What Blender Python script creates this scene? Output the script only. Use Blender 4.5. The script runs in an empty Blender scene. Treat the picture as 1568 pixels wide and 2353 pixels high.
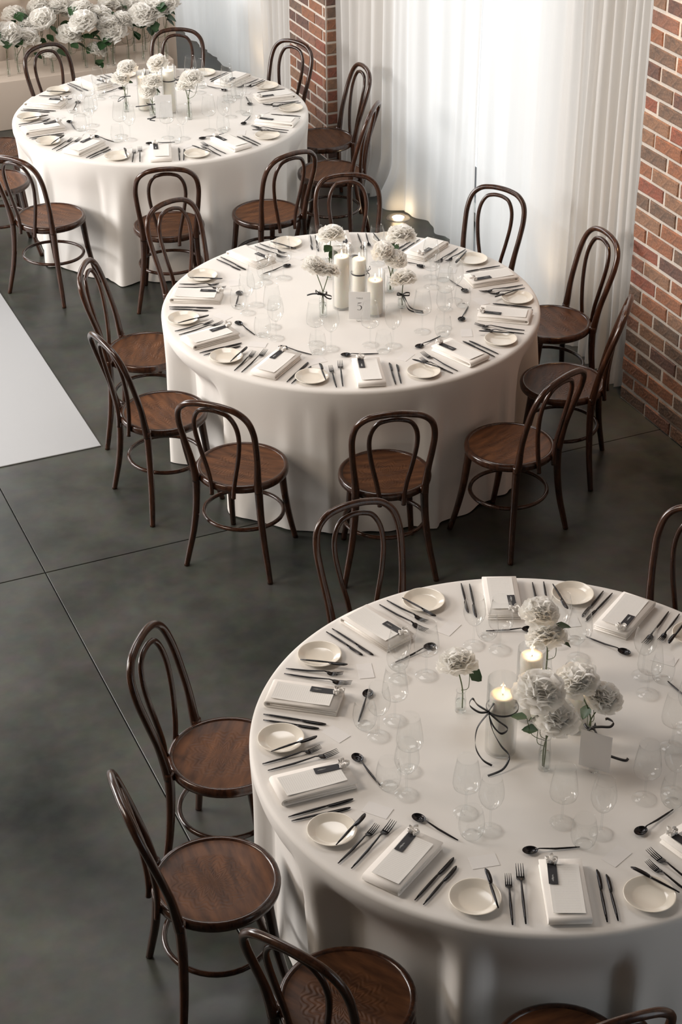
import bpy, math, random
from mathutils import Vector, Matrix
random.seed(7)
S = bpy.context.scene
C = S.collection
PI = math.pi
R_ = math.radians

# ------------------------------------------------------------------ camera
cam_d = bpy.data.cameras.new('camera'); cam = bpy.data.objects.new('camera', cam_d); C.objects.link(cam)
CAMLOC = Vector((-4.635, -7.003, 4.363))
cam_d.sensor_fit = 'VERTICAL'; cam_d.sensor_height = 36.0
cam_d.lens = 4069.5 / 2353 * 36.0
phi, pitch, roll = R_(23.384), R_(31.445), R_(-0.5007)
fh = Vector((math.sin(phi), math.cos(phi), 0)); rt = Vector((math.cos(phi), -math.sin(phi), 0))
fw = fh * math.cos(pitch) + Vector((0, 0, -math.sin(pitch)))
up = fh * math.sin(pitch) + Vector((0, 0, math.cos(pitch)))
r2 = rt * math.cos(roll) + up * math.sin(roll); u2 = -rt * math.sin(roll) + up * math.cos(roll)
M = Matrix((r2, u2, -fw)).transposed().to_4x4(); M.translation = CAMLOC
cam.matrix_world = M
cam_d.clip_start = 0.05
S.camera = cam

# ------------------------------------------------------------------ world, exposure, lights
S.view_settings.view_transform = 'Standard'; S.view_settings.look = 'None'
S.view_settings.gamma = 1.0; S.view_settings.exposure = 0.0
S.view_settings.use_curve_mapping = False
try:
    S.cycles.transparent_max_bounces = 24
    S.cycles.max_bounces = 8
except Exception: pass
W = bpy.data.worlds.new('overcast_sky'); S.world = W; W.use_nodes = True
bg = W.node_tree.nodes['Background']; bg.inputs[0].default_value = (0.90, 0.95, 1.0, 1); bg.inputs[1].default_value = 1.75

def area(name, loc, target, sx, sy, power, col, spread=180):
    d = bpy.data.lights.new(name, 'AREA'); d.shape = 'RECTANGLE'; d.size = sx; d.size_y = sy
    d.energy = power; d.color = col; d.spread = R_(spread)
    o = bpy.data.objects.new(name, d); C.objects.link(o); o.location = loc
    o.rotation_euler = (Vector(target) - Vector(loc)).to_track_quat('-Z', 'Y').to_euler()
    return o
# daylight through the two curtained windows of the right wall (outside the glass)
area('daylight_window_near', (2.0, 2.06, 1.9), (0.0, 2.06, 1.8), 4.4, 4.8, 28, (0.93, 0.97, 1.0))
area('daylight_window_far', (2.0, 6.5, 1.9), (0.0, 6.5, 1.8), 4.2, 4.8, 66, (0.93, 0.97, 1.0))
# high windows of the left wall and end wall (outside the frame), then two added fill lights
area('daylight_left', (-9.35, 4.1, 3.4), (-2.0, 2.4, 0.6), 6.0, 2.6, 860, (1.0, 0.962, 0.93))
area('daylight_end', (-4.6, 8.45, 3.9), (-2.6, 1.0, 0.7), 5.6, 2.4, 175, (0.98, 0.98, 0.99))
area('overhead_fill', (-2.0, 1.0, 5.55), (-2.0, 1.0, 0), 2.0, 2.4, 78, (1.0, 0.965, 0.94))  # added overhead fill to brighten the table tops, no known fixture
area('warm_left_fill', (-6.5, -1.0, 4.6), (-2.2, 1.0, 0.5), 1.6, 1.6, 135, (1.0, 0.86, 0.73))  # added warm fill for the far and middle cloth fronts, no real lamp

def point(name, loc, power, col, rad=0.03):
    d = bpy.data.lights.new(name, 'POINT'); d.energy = power; d.color = col; d.shadow_soft_size = rad
    o = bpy.data.objects.new(name, d); C.objects.link(o); o.location = loc; return o
def spot(name, loc, target, power, col, ang=70, blend=0.6, rad=0.04):
    d = bpy.data.lights.new(name, 'SPOT'); d.energy = power; d.color = col; d.spot_size = R_(ang); d.spot_blend = blend
    d.shadow_soft_size = rad
    o = bpy.data.objects.new(name, d); C.objects.link(o); o.location = loc
    o.rotation_euler = (Vector(target) - Vector(loc)).to_track_quat('-Z', 'Y').to_euler(); return o
spot('pier_downlight_glow', (-0.22, -0.62, 2.75), (0.02, -0.55, 2.05), 95, (1.0, 0.58, 0.28), 70, 0.95)

# ------------------------------------------------------------------ materials
def mat(name, col, rough=0.6, metal=0.0, spec=0.5, sheen=0.0, bump=None, var=None, coat=0.0, sss=0.0):
    m = bpy.data.materials.new(name); m.use_nodes = True; nt = m.node_tree; b = nt.nodes['Principled BSDF']
    b.inputs['Base Color'].default_value = (*col, 1); b.inputs['Roughness'].default_value = rough
    b.inputs['Metallic'].default_value = metal; b.inputs['Specular IOR Level'].default_value = spec
    if sheen: b.inputs['Sheen Weight'].default_value = sheen
    if coat: b.inputs['Coat Weight'].default_value = coat; b.inputs['Coat Roughness'].default_value = 0.15
    if sss: b.inputs['Subsurface Weight'].default_value = sss; b.inputs['Subsurface Radius'].default_value = (0.03, 0.02, 0.012)
    tc = nt.nodes.new('ShaderNodeTexCoord')
    if bump:
        sc, st, dist = bump
        n = nt.nodes.new('ShaderNodeTexNoise'); n.inputs['Scale'].default_value = sc; n.inputs['Detail'].default_value = 4
        nt.links.new(tc.outputs['Object'], n.inputs['Vector'])
        bp = nt.nodes.new('ShaderNodeBump'); bp.inputs['Strength'].default_value = st; bp.inputs['Distance'].default_value = dist
        nt.links.new(n.outputs[0], bp.inputs['Height']); nt.links.new(bp.outputs[0], b.inputs['Normal'])
    if var:
        sc, c2 = var
        n = nt.nodes.new('ShaderNodeTexNoise'); n.inputs['Scale'].default_value = sc; n.inputs['Detail'].default_value = 5
        nt.links.new(tc.outputs['Object'], n.inputs['Vector'])
        mx = nt.nodes.new('ShaderNodeMix'); mx.data_type = 'RGBA'
        mx.inputs[6].default_value = (*col, 1); mx.inputs[7].default_value = (*c2, 1)
        cr = nt.nodes.new('ShaderNodeMapRange'); cr.inputs[1].default_value = 0.35; cr.inputs[2].default_value = 0.65
        nt.links.new(n.outputs[0], cr.inputs[0]); nt.links.new(cr.outputs[0], mx.inputs[0])
        nt.links.new(mx.outputs[2], b.inputs['Base Color'])
    return m

def linen(name, col, transl=0.0, transp=0.0, weave=900):
    m = bpy.data.materials.new(name); m.use_nodes = True; nt = m.node_tree; nt.nodes.clear()
    out = nt.nodes.new('ShaderNodeOutputMaterial'); d = nt.nodes.new('ShaderNodeBsdfDiffuse')
    d.inputs[0].default_value = (*col, 1)
    tc = nt.nodes.new('ShaderNodeTexCoord'); n = nt.nodes.new('ShaderNodeTexNoise'); n.inputs['Scale'].default_value = weave
    mp = nt.nodes.new('ShaderNodeMapping'); nt.links.new(tc.outputs['Object'], mp.inputs[0]); nt.links.new(mp.outputs[0], n.inputs['Vector'])
    if weave:
        bp = nt.nodes.new('ShaderNodeBump'); bp.inputs['Strength'].default_value = 0.15; bp.inputs['Distance'].default_value = 0.001
        nt.links.new(n.outputs[0], bp.inputs['Height']); nt.links.new(bp.outputs[0], d.inputs['Normal'])
    last = d
    if transl:
        t = nt.nodes.new('ShaderNodeBsdfTranslucent'); t.inputs[0].default_value = (*col, 1)
        mx = nt.nodes.new('ShaderNodeMixShader'); mx.inputs[0].default_value = transl
        nt.links.new(last.outputs[0], mx.inputs[1]); nt.links.new(t.outputs[0], mx.inputs[2]); last = mx
    if transp:
        t = nt.nodes.new('ShaderNodeBsdfTransparent')
        mx = nt.nodes.new('ShaderNodeMixShader')
        # open weave: thread density varies slightly across the cloth
        n2 = nt.nodes.new('ShaderNodeTexNoise'); n2.inputs['Scale'].default_value = 60; mp.inputs['Scale'].default_value = (1, 1, 1)
        mp2 = nt.nodes.new('ShaderNodeMapping'); mp2.inputs['Scale'].default_value = (1, 1, 0.08)
        nt.links.new(tc.outputs['Object'], mp2.inputs[0]); nt.links.new(mp2.outputs[0], n2.inputs['Vector'])
        mr = nt.nodes.new('ShaderNodeMapRange'); mr.inputs[3].default_value = transp * 0.7; mr.inputs[4].default_value = transp * 1.3
        nt.links.new(n2.outputs[0], mr.inputs[0]); nt.links.new(mr.outputs[0], mx.inputs[0])
        nt.links.new(last.outputs[0], mx.inputs[1]); nt.links.new(t.outputs[0], mx.inputs[2]); last = mx
    nt.links.new(last.outputs[0], out.inputs[0]); return m

def thin_glass(name, tint=(0.985, 0.99, 0.99), ior=1.5, rough=0.01):
    m = bpy.data.materials.new(name); m.use_nodes = True; nt = m.node_tree; nt.nodes.clear()
    out = nt.nodes.new('ShaderNodeOutputMaterial'); t = nt.nodes.new('ShaderNodeBsdfTransparent'); t.inputs[0].default_value = (*tint, 1)
    g = nt.nodes.new('ShaderNodeBsdfGlossy'); g.inputs['Roughness'].default_value = rough
    # both faces of the thin wall reflect alike: grazing angles strongly, head-on weakly
    lw = nt.nodes.new('ShaderNodeLayerWeight'); lw.inputs['Blend'].default_value = 0.5
    pw = nt.nodes.new('ShaderNodeMath'); pw.operation = 'POWER'; pw.inputs[1].default_value = 4.0; nt.links.new(lw.outputs['Facing'], pw.inputs[0])
    f = nt.nodes.new('ShaderNodeMapRange'); f.inputs[3].default_value = 0.04 if ior > 1.4 else 0.015; f.inputs[4].default_value = 0.8
    nt.links.new(pw.outputs[0], f.inputs[0])
    mx = nt.nodes.new('ShaderNodeMixShader'); nt.links.new(f.outputs[0], mx.inputs[0])
    nt.links.new(t.outputs[0], mx.inputs[1]); nt.links.new(g.outputs[0], mx.inputs[2]); nt.links.new(mx.outputs[0], out.inputs[0])
    return m

def emit(name, col, st):
    m = bpy.data.materials.new(name); m.use_nodes = True; nt = m.node_tree; nt.nodes.clear()
    out = nt.nodes.new('ShaderNodeOutputMaterial'); e = nt.nodes.new('ShaderNodeEmission')
    e.inputs[0].default_value = (*col, 1); e.inputs[1].default_value = st; nt.links.new(e.outputs[0], out.inputs[0]); return m

def concrete():
    m = bpy.data.materials.new('polished_concrete'); m.use_nodes = True; nt = m.node_tree; b = nt.nodes['Principled BSDF']
    tc = nt.nodes.new('ShaderNodeTexCoord'); L = nt.links
    n1 = nt.nodes.new('ShaderNodeTexNoise'); n1.inputs['Scale'].default_value = 1.3; n1.inputs['Detail'].default_value = 7; n1.inputs['Roughness'].default_value = 0.6
    n2 = nt.nodes.new('ShaderNodeTexNoise'); n2.inputs['Scale'].default_value = 14; n2.inputs['Detail'].default_value = 5
    L.new(tc.outputs['Object'], n1.inputs['Vector']); L.new(tc.outputs['Object'], n2.inputs['Vector'])
    cr = nt.nodes.new('ShaderNodeValToRGB'); e = cr.color_ramp.elements
    e[0].position = 0.32; e[0].color = (0.010, 0.015, 0.012, 1); e[1].position = 0.66; e[1].color = (0.078, 0.079, 0.064, 1)
    L.new(n1.outputs[0], cr.inputs[0])
    mx = nt.nodes.new('ShaderNodeMix'); mx.data_type = 'RGBA'; mx.blend_type = 'OVERLAY'; mx.inputs[0].default_value = 0.35
    L.new(cr.outputs[0], mx.inputs[6]); L.new(n2.outputs[1], mx.inputs[7]); 
    hs = nt.nodes.new('ShaderNodeHueSaturation'); hs.inputs['Saturation'].default_value = 0.7
    L.new(mx.outputs[2], hs.inputs['Color']); L.new(hs.outputs[0], b.inputs['Base Color'])
    mr = nt.nodes.new('ShaderNodeMapRange'); mr.inputs[3].default_value = 0.22; mr.inputs[4].default_value = 0.44
    L.new(n1.outputs[0], mr.inputs[0]); L.new(mr.outputs[0], b.inputs['Roughness'])
    b.inputs['Specular IOR Level'].default_value = 0.38
    bp = nt.nodes.new('ShaderNodeBump'); bp.inputs['Strength'].default_value = 0.08; bp.inputs['Distance'].default_value = 0.004
    L.new(n2.outputs[0], bp.inputs['Height']); L.new(bp.outputs[0], b.inputs['Normal'])
    return m

def wood(name, dark, light, rough=0.28, emboss=False):
    m = bpy.data.materials.new(name); m.use_nodes = True; nt = m.node_tree; b = nt.nodes['Principled BSDF']; L = nt.links
    tc = nt.nodes.new('ShaderNodeTexCoord'); mp = nt.nodes.new('ShaderNodeMapping')
    mp.inputs['Scale'].default_value = (3, 14, 3) if emboss else (20, 20, 4)
    L.new(tc.outputs['Object'], mp.inputs[0])
    n = nt.nodes.new('ShaderNodeTexNoise'); n.inputs['Scale'].default_value = 3.0; n.inputs['Detail'].default_value = 6
    L.new(mp.outputs[0], n.inputs['Vector'])
    cr = nt.nodes.new('ShaderNodeValToRGB'); e = cr.color_ramp.elements
    e[0].position = 0.3; e[0].color = (*dark, 1); e[1].position = 0.75; e[1].color = (*light, 1); L.new(n.outputs[0], cr.inputs[0])
    oi = nt.nodes.new('ShaderNodeObjectInfo'); hs = nt.nodes.new('ShaderNodeHueSaturation')
    mr = nt.nodes.new('ShaderNodeMapRange'); mr.inputs[3].default_value = 0.75; mr.inputs[4].default_value = 1.3
    L.new(oi.outputs['Random'], mr.inputs[0]); L.new(mr.outputs[0], hs.inputs['Value']); L.new(cr.outputs[0], hs.inputs['Color'])
    L.new(hs.outputs[0], b.inputs['Base Color']); b.inputs['Roughness'].default_value = rough
    b.inputs['Coat Weight'].default_value = 0.0 if emboss else 0.3; b.inputs['Coat Roughness'].default_value = 0.2; b.inputs['Specular IOR Level'].default_value = 0.25 if emboss else 0.4
    if emboss:   # pressed shell pattern in the middle of the seat
        sp = nt.nodes.new('ShaderNodeSeparateXYZ'); L.new(tc.outputs['Object'], sp.inputs[0])
        def mt(op, a=None, b_=None, va=0, vb=0):
            q = nt.nodes.new('ShaderNodeMath'); q.operation = op; q.inputs[0].default_value = va; q.inputs[1].default_value = vb
            if a is not None: L.new(a, q.inputs[0])
            if b_ is not None: L.new(b_, q.inputs[1])
            return q.outputs[0]
        y2 = mt('ADD', sp.outputs[1], None, 0, 0.015)
        r = mt('SQRT', mt('ADD', mt('MULTIPLY', sp.outputs[0], sp.outputs[0]), mt('MULTIPLY', y2, y2)))
        ang = mt('ARCTAN2', sp.outputs[0], y2)
        pet = mt('MULTIPLY', mt('SINE', mt('MULTIPLY', ang, None, 0, 13.0)), None, 0, 3.2)
        n3 = nt.nodes.new('ShaderNodeTexNoise'); n3.inputs['Scale'].default_value = 14
        L.new(tc.outputs['Object'], n3.inputs['Vector'])
        wob = mt('MULTIPLY', n3.outputs[0], None, 0, 5.0)
        wave = mt('SINE', mt('ADD', mt('ADD', mt('MULTIPLY', r, None, 0, 300.0), pet), wob))
        mask = nt.nodes.new('ShaderNodeMapRange'); mask.inputs[1].default_value = 0.132; mask.inputs[2].default_value = 0.122
        mask.inputs[3].default_value = 0; mask.inputs[4].default_value = 1; L.new(r, mask.inputs[0])
        h = mt('MULTIPLY', wave, mask.outputs[0])
        bp = nt.nodes.new('ShaderNodeBump'); bp.inputs['Strength'].default_value = 0.22; bp.inputs['Distance'].default_value = 0.002
        L.new(h, bp.inputs['Height']); L.new(bp.outputs[0], b.inputs['Normal'])
    return m

def menu_paper():
    m = bpy.data.materials.new('printed_menu_paper'); m.use_nodes = True; nt = m.node_tree; b = nt.nodes['Principled BSDF']; L = nt.links
    tc = nt.nodes.new('ShaderNodeTexCoord'); sp = nt.nodes.new('ShaderNodeSeparateXYZ'); L.new(tc.outputs['Object'], sp.inputs[0])
    w = nt.nodes.new('ShaderNodeMath'); w.operation = 'MULTIPLY'; w.inputs[1].default_value = 900; L.new(sp.outputs[1], w.inputs[0])
    s = nt.nodes.new('ShaderNodeMath'); s.operation = 'SINE'; L.new(w.outputs[0], s.inputs[0])
    n = nt.nodes.new('ShaderNodeTexNoise'); n.inputs['Scale'].default_value = 260; L.new(tc.outputs['Object'], n.inputs['Vector'])
    ab = nt.nodes.new('ShaderNodeMath'); ab.operation = 'ABSOLUTE'; L.new(sp.outputs[0], ab.inputs[0])
    mk = nt.nodes.new('ShaderNodeMath'); mk.operation = 'LESS_THAN'; mk.inputs[1].default_value = 0.036; L.new(ab.outputs[0], mk.inputs[0])
    g = nt.nodes.new('ShaderNodeMath'); g.operation = 'GREATER_THAN'; g.inputs[1].default_value = 0.55; L.new(s.outputs[0], g.inputs[0])
    k = nt.nodes.new('ShaderNodeMath'); k.operation = 'MULTIPLY'; L.new(g.outputs[0], k.inputs[0]); L.new(mk.outputs[0], k.inputs[1])
    k2 = nt.nodes.new('ShaderNodeMath'); k2.operation = 'MULTIPLY'; L.new(k.outputs[0], k2.inputs[0]); L.new(n.outputs[0], k2.inputs[1])
    mx = nt.nodes.new('ShaderNodeMix'); mx.data_type = 'RGBA'; mx.inputs[6].default_value = (0.84, 0.82, 0.78, 1); mx.inputs[7].default_value = (0.66, 0.64, 0.61, 1)
    L.new(k2.outputs[0], mx.inputs[0]); L.new(mx.outputs[2], b.inputs['Base Color']); b.inputs['Roughness'].default_value = 0.7
    return m

def brickmat(name, c1, c2):
    m = mat(name, c1, 0.85, bump=(70, 0.8, 0.008), var=(26, c2)); return m

MT = dict(
    cloth=linen('white_linen_tablecloth', (0.79, 0.762, 0.725)),
    drape=linen('cream_draped_cloth', (0.74, 0.64, 0.55), 0.1),
    curtain=linen('sheer_white_curtain', (0.76, 0.755, 0.74), 0.46, 0.04, 500),
    napkin=linen('ivory_napkin', (0.88, 0.84, 0.79)),
    concrete=concrete(),
    frame=wood('dark_bentwood', (0.020, 0.0075, 0.004), (0.060, 0.022, 0.010), 0.22),
    seat=wood('embossed_seat_plywood', (0.050, 0.019, 0.008), (0.145, 0.058, 0.023), 0.40, True),
    plate=mat('cream_porcelain', (0.80, 0.74, 0.64), 0.12, coat=0.5),
    cut=mat('black_cutlery_steel', (0.035, 0.034, 0.036), 0.2, 0.85),
    glass=thin_glass('clear_drinking_glass'),
    menu=menu_paper(),
    tag=mat('black_card', (0.018, 0.018, 0.022), 0.6),
    chalk=mat('white_ink', (0.6, 0.6, 0.58), 0.6),
    white=linen('white_paper', (0.92, 0.92, 0.92), 0.45, 0, 0),
    acet=mat('pale_card', (0.79, 0.765, 0.74), 0.5),
    silk=mat('white_silk_ribbon', (0.86, 0.83, 0.79), 0.4, sheen=0.3),
    ribbon=mat('black_satin_ribbon', (0.012, 0.012, 0.014), 0.35, sheen=0.2),
    petal=linen('white_peony_petal', (0.99, 0.975, 0.94), 0.55, 0, 0),
    leaf=mat('green_leaf', (0.022, 0.070, 0.018), 0.5, var=(30, (0.014, 0.045, 0.012))),
    stem=mat('green_flower_stem', (0.10, 0.13, 0.05), 0.5),
    wax=mat('ivory_candle_wax', (0.92, 0.87, 0.78), 0.45, sss=0.4),
    wick=mat('black_candle_wick', (0.02, 0.015, 0.01), 0.9),
    flame=emit('candle_flame', (1.0, 0.72, 0.36), 9.0),
    lamp=emit('uplight_lens_glow', (1.0, 0.90, 0.70), 9.0),
    steel=mat('brushed_steel', (0.45, 0.42, 0.38), 0.35, 0.9),
    mortar=mat('pale_mortar', (0.56, 0.50, 0.44), 0.95, bump=(80, 0.6, 0.006)),
    plaster=mat('painted_plaster', (0.50, 0.39, 0.28), 0.8),
    darkceil=mat('dark_ceiling_boards', (0.10, 0.09, 0.08), 0.8),
    vinyl=mat('white_dance_floor', (0.42, 0.43, 0.44), 0.42),
    winframe=mat('grey_window_frame', (0.36, 0.36, 0.33), 0.5),
    water=thin_glass('vase_water', (0.95, 0.97, 0.96), 1.33),
)
BR = [brickmat('brick_' + n, a, b) for n, a, b in [
    ('orange_brown', (0.285, 0.125, 0.070), (0.21, 0.105, 0.066)), ('grey_brown', (0.185, 0.118, 0.084), (0.12, 0.085, 0.066)),
    ('red', (0.26, 0.090, 0.058), (0.19, 0.080, 0.056)), ('dark_plum', (0.150, 0.082, 0.064), (0.10, 0.062, 0.052)),
    ('tan', (0.27, 0.155, 0.098), (0.19, 0.115, 0.078)), ('dusty_rose', (0.25, 0.125, 0.086), (0.18, 0.098, 0.072))]]

# ------------------------------------------------------------------ mesh helpers
class MB:
    def __init__(s): s.v = []; s.f = []
    def add(s, vs, fs):
        o = len(s.v); s.v += [tuple(v) for v in vs]; s.f += [tuple(i + o for i in f) for f in fs]; return s
    def box(s, x0, x1, y0, y1, z0, z1):
        return s.add([(x0,y0,z0),(x1,y0,z0),(x1,y1,z0),(x0,y1,z0),(x0,y0,z1),(x1,y0,z1),(x1,y1,z1),(x0,y1,z1)],
                     [(0,3,2,1),(4,5,6,7),(0,1,5,4),(1,2,6,5),(2,3,7,6),(3,0,4,7)])
    def lathe(s, prof, n=24, cx=0, cy=0):
        vs = []; fs = []
        for r, z in prof:
            for k in range(n):
                a = 2*PI*k/n; vs.append((cx + max(r, 1e-5)*math.cos(a), cy + max(r, 1e-5)*math.sin(a), z))
        for i in range(len(prof)-1):
            for k in range(n):
                a = i*n+k; b = i*n+(k+1) % n; fs.append((a, b, b+n, a+n))
        return s.add(vs, fs)
    def tube(s, pts, rad, n=8, closed=False, flat=None):
        P = [Vector(p) for p in pts]; m = len(P)
        rad = rad if isinstance(rad, (list, tuple)) else [rad]*m
        T = []
        for i in range(m):
            a = P[(i-1) % m] if (closed or i > 0) else P[i]; b = P[(i+1) % m] if (closed or i < m-1) else P[i]
            T.append((b-a).normalized())
        ref = Vector((0, 0, 1)) if abs(T[0].z) < 0.9 else Vector((0, 1, 0))
        nrm = (ref - T[0]*ref.dot(T[0])).normalized(); vs = []; fs = []
        for i in range(m):
            nrm = (nrm - T[i]*nrm.dot(T[i])).normalized(); bi = T[i].cross(nrm)
            for k in range(n):
                a = 2*PI*k/n; vs.append(P[i] + (nrm*math.cos(a) + bi*math.sin(a))*rad[i])
        segs = m if closed else m-1
        for i in range(segs):
            for k in range(n):
                a = i*n+k; b = i*n+(k+1) % n; c = ((i+1) % m)*n+(k+1) % n; d = ((i+1) % m)*n+k; fs.append((a, b, c, d))
        if not closed: fs.append(tuple(range(n-1, -1, -1))); fs.append(tuple((m-1)*n+k for k in range(n)))
        return s.add(vs, fs)
    def strip(s, pts, w, th=0.0006, nv=None):
        # ribbon: flat band along pts, width direction from nv list (or a single vector)
        P = [Vector(p) for p in pts]; m = len(P); vs = []; fs = []
        for i in range(m):
            t = (P[min(i+1, m-1)] - P[max(i-1, 0)]).normalized()
            wv = Vector(nv[i] if isinstance(nv, list) else (nv or (0, 0, 1))); wv = (wv - t*wv.dot(t))
            wv = wv.normalized() if wv.length > 1e-6 else Vector((0, 0, 1)); nn = t.cross(wv)
            for a, b in ((-1, -1), (1, -1), (1, 1), (-1, 1)): vs.append(P[i] + wv*(a*w/2) + nn*(b*th/2))
        for i in range(m-1):
            for k in range(4): fs.append((i*4+k, i*4+(k+1) % 4, (i+1)*4+(k+1) % 4, (i+1)*4+k))
        fs.append((3, 2, 1, 0)); fs.append(tuple((m-1)*4+k for k in range(4)))
        return s.add(vs, fs)
    def build(s, name, m, parent=None, smooth=True, loc=None):
        me = bpy.data.meshes.new(name); me.from_pydata(s.v, [], s.f); me.update()
        if smooth:
            for p in me.polygons: p.use_smooth = True
        me.materials.append(m)
        o = bpy.data.objects.new(name, me); C.objects.link(o)
        if parent is not None: o.parent = parent
        if loc is not None: o.location = loc
        return o

def flatshade(o):
    for p in o.data.polygons: p.use_smooth = False
    return o
def autosmooth(o, ang=40):
    try: o.data.set_sharp_from_angle(angle=R_(ang))
    except Exception: pass
    return o
def bev(o, w=0.002, seg=2):
    m = o.modifiers.new('bevel', 'BEVEL'); m.width = w; m.segments = seg; m.limit_method = 'ANGLE'; return o

def thing(name, label, cat, loc=(0,0,0), rz=0, group=None):
    o = bpy.data.objects.new(name, None); C.objects.link(o); o.location = loc; o.rotation_euler = (0, 0, rz)
    o.empty_display_size = 0.05
    o['label'] = label; o['category'] = cat
    if group: o['group'] = group
    return o
def tag(o, label, cat, group=None):
    o['label'] = label; o['category'] = cat
    if group: o['group'] = group
    return o
def struct(o): o['kind'] = 'structure'; return o
def dup(root, loc, rz, label, group=None):
    r = root.copy(); C.objects.link(r); r.location = loc; r.rotation_euler = (0, 0, rz); r['label'] = label
    if group: r['group'] = group
    for ch in list(root.children):
        c = ch.copy(); C.objects.link(c); c.parent = r
        for g in ch.children:
            d = g.copy(); C.objects.link(d); d.parent = c
    return r
used = {}
def place(key, maker, loc, rz, label, cat, group):
    if key not in used:
        o = maker(); o.location = loc; o.rotation_euler = (0, 0, rz); o['label'] = label; o['category'] = cat; o['group'] = group
        used[key] = o; return o
    return dup(used[key], loc, rz, label, group)
def spline(pts, n=6, closed=False):
    P = [Vector(p) for p in pts]; m = len(P); out = []
    for i in range(m if closed else m-1):
        p0 = P[(i-1) % m] if (closed or i > 0) else P[0]; p1 = P[i]; p2 = P[(i+1) % m]; p3 = P[(i+2) % m] if (closed or i+2 < m) else P[-1]
        for k in range(n):
            t = k/n
            out.append(0.5*((2*p1) + (p2-p0)*t + (2*p0-5*p1+4*p2-p3)*t*t + (3*p1-p0-3*p2+p3)*t**3))
    if not closed: out.append(P[-1])
    return out
def sm(a, b, x):
    t = max(0, min(1, (x-a)/(b-a))); return t*t*(3-2*t)
# ------------------------------------------------------------------ structure
# floor: concrete slabs with saw-cut joints between them
fl = struct(MB().box(-9.2, 0.9, -10.2, 8.3, -0.3, -0.012).build('floor', MT['tag'], smooth=False))
xs = [-9.2, -7.72, -3.22, 0.62]; ys = [-10.2, -9.385, -4.885, -0.385, 4.115, 8.3]
for i in range(len(xs)-1):
    for j in range(len(ys)-1):
        g = 0.0025
        bev(flatshade(MB().box(xs[i]+g, xs[i+1]-g, ys[j]+g, ys[j+1]-g, -0.06, 0.0).build('concrete_slab', MT['concrete'], fl)), 0.0015, 1)

# right wall: brick piers standing proud, plastered recesses with two tall windows
wr = MB()
wr.box(0.0045, 0.62, -6.0, 0.0, 0, 5.6)              # near pier core
wr.box(0.0045, 0.62, 3.917, 4.56, 0, 5.6)             # far pier core
wall_right = struct(wr.build('wall_right', MT['mortar'], smooth=False))
rc = MB()
for a, b in ((0.0, 1.05), (3.07, 3.92), (4.56, 5.57), (7.5, 8.3)): rc.box(0.34, 0.62, a, b, 0, 5.6)
for a, b in ((1.05, 3.07), (5.57, 7.5)): rc.box(0.34, 0.62, a, b, 3.7, 5.6)
rc.build('recess_plaster', MT['plaster'], wall_right, smooth=False)
BH, BG, BL = 0.0690, 0.0130, 0.2270
CH = BH + BG
def brick_mesh(L, seed):
    rnd = random.Random(seed); m = MB(); j = lambda s=0.0022: rnd.uniform(-s, s); c = 0.005
    v = []
    # back ring, front edge ring, front face ring (chipped arrises)
    for x, ins in ((0.05, 0), (0.006, 0), (0.0, c)):
        for sy, sz in ((-1, -1), (1, -1), (1, 1), (-1, 1)):
            v.append((x + (j(0.0012) if x < .05 else 0), sy*(L/2-ins) + j(), sz*(BH/2-ins) + j(0.0018)))
    f = []
    for r in range(2):
        for k in range(4): f.append((r*4+k, (r*4+(k+1) % 4), (r+1)*4+(k+1) % 4, (r+1)*4+k))
    f.append((8, 9, 10, 11))
    me = bpy.data.meshes.new('brick'); me.from_pydata(v, [], f); me.update(); return me
bm_cache = {}
def get_brick(L, var, mi):
    k = (round(L, 3), var, mi)
    if k not in bm_cache:
        me = brick_mesh(L, hash(k) % 9999 if False else var*31 + mi*7 + int(L*1000)); me.materials.append(BR[mi]); bm_cache[k] = me
    return bm_cache[k]
brnd = random.Random(11)
def lay(Yfar, Ynear, z1, zstuff, half_first):
    """bricks of a pier face (x = 0), running from the far corner Yfar towards Ynear"""
    stuff = {}
    n = int(zstuff / CH)
    for c in range(n):
        z = c*CH + BG*0.5 + BH/2
        y = Yfar; first = (c % 2 == (0 if half_first else 1))
        while y > Ynear + 0.03:
            L = BL if not first else (BL-BG)/2
            first = False
            L = min(L, y-Ynear)
            mi = brnd.choices(range(6), [22, 24, 12, 12, 12, 18])[0]
            yc = y - L/2; x = brnd.uniform(-0.004, 0.003); rz = brnd.uniform(-0.006, 0.006)
            if z < z1 and yc > -1.45:
                o = bpy.data.objects.new('brick', get_brick(L, brnd.randrange(3), mi)); C.objects.link(o); o.parent = wall_right
                o.location = (x, yc, z); o.rotation_euler = (brnd.uniform(-.008, .008), 0, rz)
            else:
                stuff.setdefault(mi, MB()).box(x, x+0.05, yc-L/2, yc+L/2, z-BH/2, z+BH/2)
            y -= L + BG
    return stuff
def lay_stuff(st):
    for mi, m in st.items():
        o = m.build('brickwork', BR[mi], wall_right, smooth=False); o['kind'] = 'stuff'
lay_stuff(lay(0.0, -3.2, 2.3, 3.7, False))
lay_stuff(lay(4.56, 3.92 - 0.0, 1.45, 3.7, True))
# return face of the far pier towards the camera: half bricks
for c in range(18):
    z = c*CH + BG*0.5 + BH/2; L = 0.11 if c % 2 else BL
    mi = brnd.randrange(6)
    o = bpy.data.objects.new('brick', get_brick(L, 1, mi)); C.objects.link(o); o.parent = wall_right
    o.location = (0.012 + L/2 , 3.912, z); o.rotation_euler = (0, 0, R_(90))

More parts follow.
